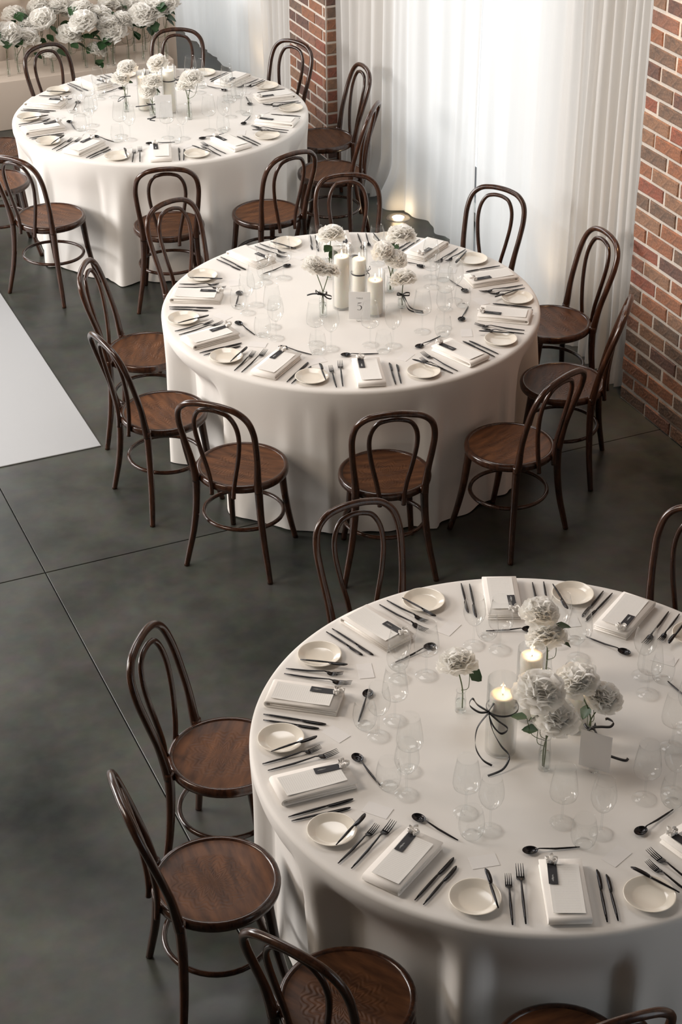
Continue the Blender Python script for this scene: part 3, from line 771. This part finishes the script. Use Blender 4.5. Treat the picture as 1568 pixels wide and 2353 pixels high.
c = candle(-1.381, .273, .040, .256, .180, .034, 'black-banded candle behind the middle table number', '', .106)
ribbon('ribbon_bow', c, None, [[(.040, .106, -.01), (.055, .125, 0), (.050, .138, 0), (.043, .118, 0), (.040, .106, 0)], [(.040, .106, 0), (.050, .095, 0), (.046, .080, 0)]], .006)
c = candle(-1.413, .018, .048, .222, .178, .038, 'short candle at the right of the middle table number', '')
c = candle(-2.410, -3.126, .050, .280, .222, .041, 'candle with a trailing black bow on the near table', '', .172)
kx, kz = -.045, .172
ribbon('ribbon_bow', c, None, [
    [(kx, kz, .024), (kx-.035, kz+.030, .03), (kx-.052, kz+.048, .02), (kx-.060, kz+.022, .02), (kx-.030, kz+.002, .03), (kx, kz, .026)],
    [(kx, kz, .024), (kx+.010, kz+.028, .03), (kx+.022, kz+.045, .02)],
    [(kx, kz, .028), (kx+.028, kz-.020, .045), (kx+.060, kz-.048, .05), (kx+.040, kz-.068, .05), (kx+.014, kz-.040, .045), (kx, kz, .03)],
    [(kx, kz, .030), (kx-.036, kz-.045, .05), (kx-.040, kz-.110, .06), (kx-.018, kz-.155, .07), (kx+.012, .004, .085)],
    [(kx, kz, .030), (kx+.012, kz-.050, .055), (kx+.040, kz-.105, .065), (kx+.066, kz-.138, .075), (kx+.045, .010, .11), (kx-.005, .004, .135)]], .0075)
c = candle(-2.244, -3.011, .046, .275, .246, .038, 'taller rear candle of the near table', '')
c = candle(-2.129, -3.123, .050, .240, .150, .040, 'candle half hidden by peonies on the near table', '')
c = candle(-1.350, 3.208, .043, .300, .268, .036, 'black-banded candle of the far table', '', .209)
ribbon('ribbon_bow', c, None, [[(.044, .209, 0), (.058, .226, 0), (.074, .222, 0), (.060, .210, 0), (.044, .209, 0)], [(.044, .209, 0), (.062, .198, 0), (.066, .190, 0)]], .006)
c = candle(-1.475, 3.330, .042, .250, .208, .036, 'candle behind the peonies at the left of the far table', '')

# ------------------------------------------------------------------ vases, peonies, bows
def make_bloom_mesh(seed):
    rn = random.Random(seed); m = MB(); g = 5
    N = 112
    for i in range(N):
        q = (i+.5)/N; ph = i*2.399963 + rn.uniform(-.2, .2)
        el = PI*0.66*(q**0.60)*1.0     # 0 = straight up, outward and slightly down at the end
        d = Vector((math.sin(el)*math.cos(ph), math.sin(el)*math.sin(ph), math.cos(el)))
        side = d.cross(Vector((0, 0, 1))); side = side.normalized() if side.length > .05 else Vector((1, 0, 0)); nrm = side.cross(d).normalized()
        Rr = (.78 + .27*q)*rn.uniform(.86, 1.08); wd = rn.uniform(.42, .62); tw = rn.uniform(-.5, .5)
        s2 = side*math.cos(tw) + nrm*math.sin(tw); n2 = d.cross(s2).normalized()
        vs = []
        for a in range(g):
            t = a/(g-1); rad = .12 + (Rr-.12)*t; cup = .16*(t**2)*(1 if q > .25 else -.6)
            for b in range(g):
                u = (b/(g-1)-.5)*2; wdt = wd*(.25+.95*math.sin(min(1, t*1.15)*PI*.56))*(1 if t < .9 else .92)
                ruf = (.035*math.sin(u*5+i*1.7)+.018*math.sin(u*11+i))*t*t
                edge = -.10*abs(u)**2*t if a == g-1 else 0
                p = d*(rad + edge + rn.uniform(-.02, .02)*t) + s2*(u*wdt*.5*1.15) + n2*(-cup + .20*u*u*t + ruf)
                vs.append((p.x, p.y, p.z*.82))
        fs = [(a*g+b, a*g+b+1, (a+1)*g+b+1, (a+1)*g+b) for a in range(g-1) for b in range(g-1)]
        m.add(vs, fs)
    # close inner petals: a crumpled core that fills the gaps
    core = [(max(.0, .60*math.sin(PI*k/8))*(1+.10*math.sin(k*5)), -.60*.8*math.cos(PI*k/8)+.06) for k in range(9)]
    c0 = len(m.v); m.lathe(core, 14)
    for q in range(c0, len(m.v)):
        x, y, z = m.v[q]; f_ = 1 + .12*math.sin(7*math.atan2(y, x)+z*9); m.v[q] = (x*f_, y*f_, z)
    me = bpy.data.meshes.new('bloom'); me.from_pydata(m.v, [], m.f); me.update()
    for p in me.polygons: p.use_smooth = True
    me.materials.append(MT['petal']); return me
BLOOMS = [make_bloom_mesh(k) for k in (1, 2, 3)]
def make_leaf_mesh():
    prof = [(0, .02), (.08, .16), (.25, .36), (.45, .42), (.65, .36), (.85, .18), (1, .01)]; vs = []; fs = []
    for i, (y, w) in enumerate(prof):
        dr = -.18*y*y
        sr = .03*(1 if i % 2 else -1)
        vs += [(-w-sr, y, dr+.10*w), (-w*.5, y, dr-.01), (0, y, dr-.04), (w*.5, y, dr-.01), (w+sr, y, dr+.10*w)]
    for i in range(len(prof)-1):
        for k in range(4): fs.append((i*5+k, i*5+k+1, (i+1)*5+k+1, (i+1)*5+k))
    me = bpy.data.meshes.new('leaf'); me.from_pydata(vs, [], fs); me.update()
    for p in me.polygons: p.use_smooth = True
    me.materials.append(MT['leaf']); return me
LEAF = make_leaf_mesh()
frn = random.Random(5)
def vase(x, y, z, h, r, label, group, fill=.6, slim=False):
    t = thing('bud_vase', label, 'vase', (x, y, z), 0, group)
    nk = r*(.95 if slim else .80)
    MB().lathe([(0, 0), (r*.92, 0), (r, .003), (r, h*.55), (nk, h*.72), (nk*.95, h*.9), (nk*1.12, h-.001), (nk*1.05, h), (nk*.88, h*.9), (r*.88, h*.55), (r*.86, .010), (0, .009)], 20 if not slim else 12).build('bottle', MT['glass'], t)
    MB().lathe([(0, .0095), (r*.84, .0105), (r*.84, h*.5*fill/.6), (0, h*.5*fill/.6)], 16 if not slim else 10).build('water', MT['water'], t)
    return t
def flower(vx, vy, vz, blooms, leaves, label, group, tilt=None, lsz=.055):
    """blooms: (x, y, z, radius); leaves: (x, y, z)"""
    t = thing('peony', label, 'flower', (vx, vy, vz), 0, group); o0 = Vector((vx, vy, vz))
    for k, (bx, by, bz, br) in enumerate(blooms):
        b = Vector((bx, by, bz)) - o0; lo = Vector((frn.uniform(-.006, .006), frn.uniform(-.006, .006), .012))
        ms = spline([lo, (lo.x*.6 - b.x*.03, lo.y*.6 - b.y*.03, b.z*.45), (b.x*.6, b.y*.6, b.z*.78), (b.x, b.y, b.z-br*.25)], 5)
        MB().tube(ms, .0022 if br > .03 else .002, 6).build('stem', MT['stem'], t)
        o = bpy.data.objects.new('bloom', frn.choice(BLOOMS)); C.objects.link(o); o.parent = t; o.location = b
        o.scale = (br*1.2, br*1.2, br*frn.uniform(1.25, 1.4)); o.rotation_euler = (frn.uniform(-.35, .35), frn.uniform(-.35, .35), frn.uniform(0, 6))
    for (lx, ly, lz) in leaves:
        l = Vector((lx, ly, lz)) - o0; o = bpy.data.objects.new('leaf', LEAF); C.objects.link(o); o.parent = t
        s = lsz*frn.uniform(.85, 1.15); yaw = math.atan2(l.y, l.x) - PI/2 + frn.uniform(-.4, .4)
        o.rotation_euler = (frn.uniform(-.7, .1), frn.uniform(-.4, .4), yaw); o.scale = (s*1.05, s, s)
        dirv = o.rotation_euler.to_matrix() @ Vector((0, 1, 0)); o.location = l - dirv*s*.5
        MB().tube(spline([(l - dirv*s*.5), (l*.5 + Vector((0, 0, l.z*.15))), (0, 0, l.z*.55)], 4), .0012, 5).build('leaf_stalk', MT['stem'], t)
    return t
GM, GN, GF = 'peonies in the centre of the middle table', 'peonies in the centre of the near table', 'peonies in the centre of the far table'
VM, VN, VF = 'bud vases on the middle table', 'bud vases on the near table', 'bud vases on the far table'
# middle table
v = vase(-1.650, .094, TOP, .138, .020, 'bud vase with a black bow left of the middle candles', VM)
ribbon('ribbon_bow', v, None, [[(0, .128, .022), (-.022, .140, .03), (-.034, .150, .03), (-.026, .130, .03), (0, .128, .024)], [(0, .128, .024), (-.045, .132, .03), (-.075, .124, .03)],
    [(0, .128, .024), (.020, .112, .035), (.038, .108, .035), (.040, .118, .03), (.018, .126, .03), (0, .128, .026)], [(0, .128, .026), (.004, .100, .035), (.012, .070, .035)], [(-.020,.128,0),(-.014,.124,.018),(0,.122,.023),(.014,.124,.018),(.020,.128,0)]], .009)
flower(-1.650, .094, TOP, [(-1.685, .108, 1.012, .052), (-1.622, .083, .985, .046)], [], 'two white peonies above the black bow, middle table left', GM)
vase(-1.447, .486, TOP, .10, .018, 'bud vase hidden behind the tallest middle-table candle', VM)
flower(-1.447, .486, TOP, [(-1.439, .483, .985, .062)], [(-1.460, .470, .922), (-1.436, .462, .885)], 'white peony with two green leaves behind the middle candles', GM)
vase(-1.239, .219, TOP, .085, .020, 'plain bud vase right of the middle-table candles', VM)
flower(-1.239, .219, TOP, [(-1.273, .235, .966, .048), (-1.213, .207, .925, .048)], [], 'two white peonies with crossing stems, middle table', GM)
vase(-1.157, .354, TOP, .10, .018, 'bud vase farthest right behind on the middle table', VM)
flower(-1.157, .354, TOP, [(-1.124, .338, .984, .064)], [(-1.160, .345, .918)], 'large white peony at the back right, middle table', GM)
v = vase(-1.264, .031, TOP, .082, .021, 'bud vase with black ribbons trailing right, middle table', VM)
ribbon('ribbon_bow', v, None, [[(0, .078, .024), (.018, .090, .03), (.034, .088, .03), (.032, .076, .03), (.010, .076, .03), (0, .078, .026)], [(0, .078, .024), (-.020, .084, .02), (-.024, .074, .02), (0, .076, .025)],
    [(0, .078, .026), (.012, .045, .04), (.030, .012, .05), (.062, .003, .06), (.100, .002, .07)], [(.004, .078, .026), (.020, .050, .04), (.038, .020, .045), (.066, .003, .04), (.098, .002, .052)], [(-.003, .078, .024), (-.006, .06, .03), (-.004, .045, .03)]], .009)
flower(-1.264, .031, TOP, [(-1.259, .029, .900, .056)], [], 'creamy peony low over the trailing ribbons, middle table', GM)
# near table
vase(-2.435, -2.895, TOP, .085, .019, 'bud vase with one peony left of the near candles', VN)
flower(-2.435, -2.895, TOP, [(-2.449, -2.887, .948, .057)], [(-2.398, -2.925, .905)], 'single white peony with one leaf, near table left', GN, lsz=.062)
vase(-2.104, -2.879, TOP, .11, .019, 'bud vase behind the rear candle of the near table', VN)
flower(-2.104, -2.879, TOP, [(-2.134, -2.861, 1.040, .056), (-2.111, -2.875, .945, .060)], [(-2.066, -2.900, .992), (-2.060, -2.904, .930)], 'two stacked white peonies at the back, near table', GN)
vase(-2.329, -3.267, TOP, .130, .020, 'front bud vase with two crossing stems, near table', VN)
flower(-2.329, -3.267, TOP, [(-2.352, -3.253, 1.056, .070), (-2.305, -3.278, .962, .064)], [(-2.406, -3.225, .955), (-2.364, -3.25, .965), (-2.379, -3.25, .914)], 'two large white peonies with three leaves, near table front', GN, lsz=.05)
v = vase(-2.142, -3.223, TOP, .092, .020, 'bud vase with a looping black ribbon, near table', VN)
ribbon('ribbon_bow', v, None, [[(.004, .092, .024), (.030, .098, .03), (.060, .098, .03), (.070, .108, .02), (.052, .122, .02), (.044, .120, .02)], [(0, .092, .024), (-.018, .070, .035), (-.004, .046, .04), (.010, .052, .04), (.012, .085, .035), (0, .094, .03)],
    [(.008, .09, .026), (.020, .07, .03), (.030, .06, .03)], [(-.018,.088,0),(-.012,.085,.016),(0,.084,.022),(.012,.085,.016),(.018,.088,0)],
    [(.018, .03, .045), (.055, .004, .055), (.105, .002, .080), (.118, .002, .070)]], .009)
flower(-2.142, -3.223, TOP, [(-2.185, -3.194, 1.000, .062), (-2.110, -3.244, .948, .050)], [(-2.163, -3.222, .893), (-2.130, -3.245, .922)], 'two white peonies above the looping ribbon, near table', GN, lsz=.052)
# far table
v = vase(-1.590, 3.347, TOP, .112, .019, 'bud vase with black bow at left of the far candles', VF)
ribbon('ribbon_bow', v, None, [[(-.02, .10, .02), (0, .104, .024), (.034, .104, .02)], [(0, .102, .024), (-.03, .098, .03), (-.046, .074, .03), (-.030, .080, .03), (0, .100, .026)], [(0, .1, .024), (.0, .07, .03), (.012, .045, .03), (.004, .025, .03)]], .008)
flower(-1.590, 3.347, TOP, [(-1.572, 3.341, 1.022, .058), (-1.612, 3.352, .962, .050)], [(-1.562, 3.335, .938)], 'two white peonies at the left, far table', GF, lsz=.04)
vase(-1.346, 3.473, TOP, .10, .018, 'bud vase hidden behind the far-table candles', VF)
flower(-1.346, 3.473, TOP, [(-1.332, 3.469, .987, .060)], [], 'white peony standing highest at the back, far table', GF)
v = vase(-1.466, 3.200, TOP, .085, .024, 'front bud vase with long curling ribbon, far table', VF)
ribbon('ribbon_bow', v, None, [[(-.024, .078, .01), (0, .080, .025), (.05, .084, .03), (.075, .086, .02)], [(0, .08, .026), (-.03, .088, .03), (-.034, .10, .03)], [(0, .08, .026), (-.05, .075, .035), (-.10, .07, .035)],
    [(-.004, .08, .026), (.004, .05, .035), (.016, .02, .04), (.002, .004, .05), (-.030, .002, .065)], [(.024, .004, .03), (-.005, .003, .06), (-.012, .002, .085), (.02, .002, .10)]], .009)
flower(-1.466, 3.200, TOP, [(-1.458, 3.200, .962, .058), (-1.490, 3.205, .905, .046)], [(-1.421, 3.200, .902), (-1.425, 3.200, .875)], 'low white peonies between the candles, far table', GF, lsz=.042)
vase(-1.282, 3.042, TOP, .105, .018, 'slim bud vase at the right of the far candles', VF)
flower(-1.282, 3.042, TOP, [(-1.262, 3.035, 1.005, .066), (-1.300, 3.048, .962, .050)], [(-1.272, 3.04, .93), (-1.205, 3.02, .985)], 'pair of white peonies on thin stems, far table right', GF, lsz=.04)

# ------------------------------------------------------------------ table number stands
def number_card(x, y, label, text, rz, lean=.12):
    t = thing('table_number', label, 'sign', (x, y, TOP), rz, 'table number cards')
    bev(MB().box(-.051, .051, -.0008, .0008, .006, .148).build('card', MT['white'], t, smooth=False), .0003, 1)
    MB().lathe([(0, 0), (.016, 0), (.016, .006), (.006, .012), (0, .012)], 16).build('stand', MT['glass'], t)
    if text:
        cu = bpy.data.curves.new('lettering', 'FONT'); cu.body = 'TABLE'; cu.size = .011; cu.align_x = 'CENTER'; cu.extrude = .0003
        me_o = bpy.data.objects.new('lettering', cu); C.objects.link(me_o)
        dg = bpy.context.evaluated_depsgraph_get(); me = bpy.data.meshes.new_from_object(me_o.evaluated_get(dg))
        bpy.data.objects.remove(me_o); me.materials.clear(); me.materials.append(MT['greyink'])
        o = bpy.data.objects.new('lettering', me); C.objects.link(o); o.parent = t; o.location = (0, -.0012, .112); o.rotation_euler = (PI/2, 0, 0)
        k = MB()          # the numeral 5, thin serif strokes swelling in the bowl
        def stroke(pts, ws):
            P2 = spline([(x, 0, z) for x, z in pts], 6); n = len(P2); vs = []
            for i, p in enumerate(P2):
                tg = (P2[min(i+1, n-1)] - P2[max(i-1, 0)]).normalized(); f = i/(n-1)*(len(ws)-1); q = int(min(f, len(ws)-2)); w = ws[q] + (ws[q+1]-ws[q])*(f-q)
                nn = Vector((-tg.z, 0, tg.x)); vs += [p+nn*w, p-nn*w]
            k.add(vs, [(2*i, 2*i+1, 2*i+3, 2*i+2) for i in range(n-1)])
        stroke([(-.0075, .036), (.001, .0365), (.010, .038)], [.0014, .0016, .0006])
        stroke([(-.0070, .036), (-.0078, .028), (-.0086, .0205)], [.0005, .0005, .0005])
        stroke([(-.0086, .0205), (-.003, .0235), (.004, .0225), (.0088, .017), (.0085, .008), (.003, .001), (-.004, -.0005), (-.0095, .003)], [.0003, .0007, .0015, .0022, .0020, .0010, .0006, .0014])
        o = k.build('numeral', MT['tag'], t); o.location = (0, -.00125, .055)
    return t
MT['greyink'] = mat('grey_ink', (0.35, 0.35, 0.35), 0.7)
face = -phi
number_card(-1.511, -.020, 'white card reading TABLE 5 in front of the middle candles', '5', face - .06)
number_card(-2.190, -3.339, 'blank-backed white card in front of the near peonies', '', face - .45)
number_card(-1.418, 3.123, 'small white card in front of the far candles', '', face + .1)

# ------------------------------------------------------------------ flower display and draped table at the back
pl = bev(MB().box(-4.6, -.575, 5.46, 5.96, 0, .36).build('display_plinth', MT['drape']), .006, 3)
tag(pl, 'low cloth-covered plinth carrying the row of bud vases at the back', 'plinth')
def bridal():
    nx, nz = 150, 26; vs = []; fs = []; X0, X1, Y0 = -4.6, -.36, 6.06
    for j in range(nz+1):
        z = 1.13*j/nz
        for i in range(nx+1):
            u = i/nx; x = X0+(X1-X0)*u
            s = ((x - X1)/.92) % 1.0; sag = .30*4*s*(1-s)            # swag hangs lowest mid-span
            d = (1.13-z) - (.10+sag)
            swag = 0
            if z > .5:
                k = (1.13-z)/(.10+sag+.05)
                swag = .055*max(0, math.sin(min(1, k)*PI*3.2))*(.4+.6*4*s*(1-s)) if k < 1.15 else 0
            fold = .014*math.sin(x*31+.6*math.sin(x*5))*(1-.5*z)
            vs.append((x, Y0 - swag - fold - .02, z))
    n = nx+1
    for j in range(nz):
        for i in range(nx): fs.append((j*n+i, j*n+i+1, (j+1)*n+i+1, (j+1)*n+i))
    b0 = len(vs); vs += [(X0, Y0, 1.13), (X1, Y0, 1.13), (X1, 6.8, 1.13), (X0, 6.8, 1.13), (X1, Y0-.02, 0), (X1, 6.8, 0)]
    fs += [(b0, b0+1, b0+2, b0+3), (b0+4, b0+5, b0+2, b0+1)]
    o = MB().add(vs, fs).build('draped_table', MT['drape'])
    tag(o, 'tall back table hung with swags of cream cloth behind the flowers', 'table')
bridal()
DISP = [((-1.8, 5.575), (-1.784, 5.571, 0.668), 0.094), ((-1.718, 5.604), (-1.65, 5.588, 0.615), 0.092), ((-1.491, 5.716), (-1.487, 5.715, 0.699), 0.092), ((-1.335, 5.608), (-1.321, 5.605, 0.602), 0.085),
 ((-1.228, 5.531), (-1.228, 5.531, 0.707), 0.092), ((-1.202, 5.698), (-1.193, 5.695, 0.742), 0.083), ((-1.067, 5.634), (-1.066, 5.634, 0.701), 0.088), ((-1.063, 5.536), (-1.042, 5.53, 0.660), 0.078),
 ((-1.029, 5.50), (-1.011, 5.50, 0.602), 0.087), ((-0.896, 5.555), (-0.912, 5.559, 0.669), 0.080), ((-0.79, 5.52), (-0.778, 5.52, 0.70), 0.094), ((-0.66, 5.534), (-0.655, 5.537, 0.731), 0.094),
 ((-0.615, 5.50), (-0.575, 5.50, 0.762), 0.071), ((-1.148, 5.556), (-1.136, 5.552, 0.478), 0.065), ((-1.489, 5.52), (-1.497, 5.52, 0.53), 0.059), ((-1.341, 5.821), (-1.326, 5.818, 0.746), 0.083),
 ((-0.703, 5.727), (-0.719, 5.732, 0.596), 0.065), ((-1.459, 5.877), (-1.461, 5.877, 0.747), 0.083), ((-1.251, 5.87), (-1.228, 5.86, 0.715), 0.083), ((-1.666, 5.88), (-1.646, 5.87, 0.716), 0.083),
 ((-1.62, 5.776), (-1.579, 5.766, 0.655), 0.077), ((-0.787, 5.742), (-0.809, 5.749, 0.689), 0.088), ((-0.66, 5.679), (-0.655, 5.677, 0.752), 0.088), ((-0.947, 5.757), (-0.942, 5.755, 0.742), 0.088),
 ((-1.90, 5.62), (-1.90, 5.62, .72), 0.083), ((-2.02, 5.56), (-2.01, 5.56, .64), 0.088), ((-1.96, 5.80), (-1.95, 5.80, .72), 0.083)]
drn = random.Random(8)
order = sorted(range(len(DISP)), key=lambda i: DISP[i][0][0])
ordn = ['first', 'second', 'third', 'fourth', 'fifth', 'sixth', 'seventh', 'eighth', 'ninth', 'tenth', 'eleventh', 'twelfth', 'thirteenth', 'fourteenth', 'fifteenth', 'sixteenth', 'seventeenth', 'eighteenth', 'nineteenth',
        'twentieth', 'twenty-first', 'twenty-second', 'twenty-third', 'twenty-fourth', 'twenty-fifth', 'twenty-sixth', 'twenty-seventh']
for rank, i in enumerate(order):
    (vx, vy), (bx, by, bz), br = DISP[i]
    vx = max(vx, -4); vase(vx, vy, .3605, drn.uniform(.10, .14), .014, 'slim bud vase on the back plinth, %s from the left' % ordn[rank], 'bud vases on the back plinth', .55, True)
    lv = []
    for k in range(drn.choice((2, 3, 3, 4))):
        a = drn.uniform(0, 6.28); lv.append((bx + .08*math.cos(a), by + .05*math.sin(a) - .06, bz - drn.uniform(-.03, .13)))
    flower(vx, vy, .3605, [(bx, by, bz, br)], lv, 'white peony on the back plinth, %s from the left' % ordn[rank], 'peonies on the back plinth', lsz=.082)
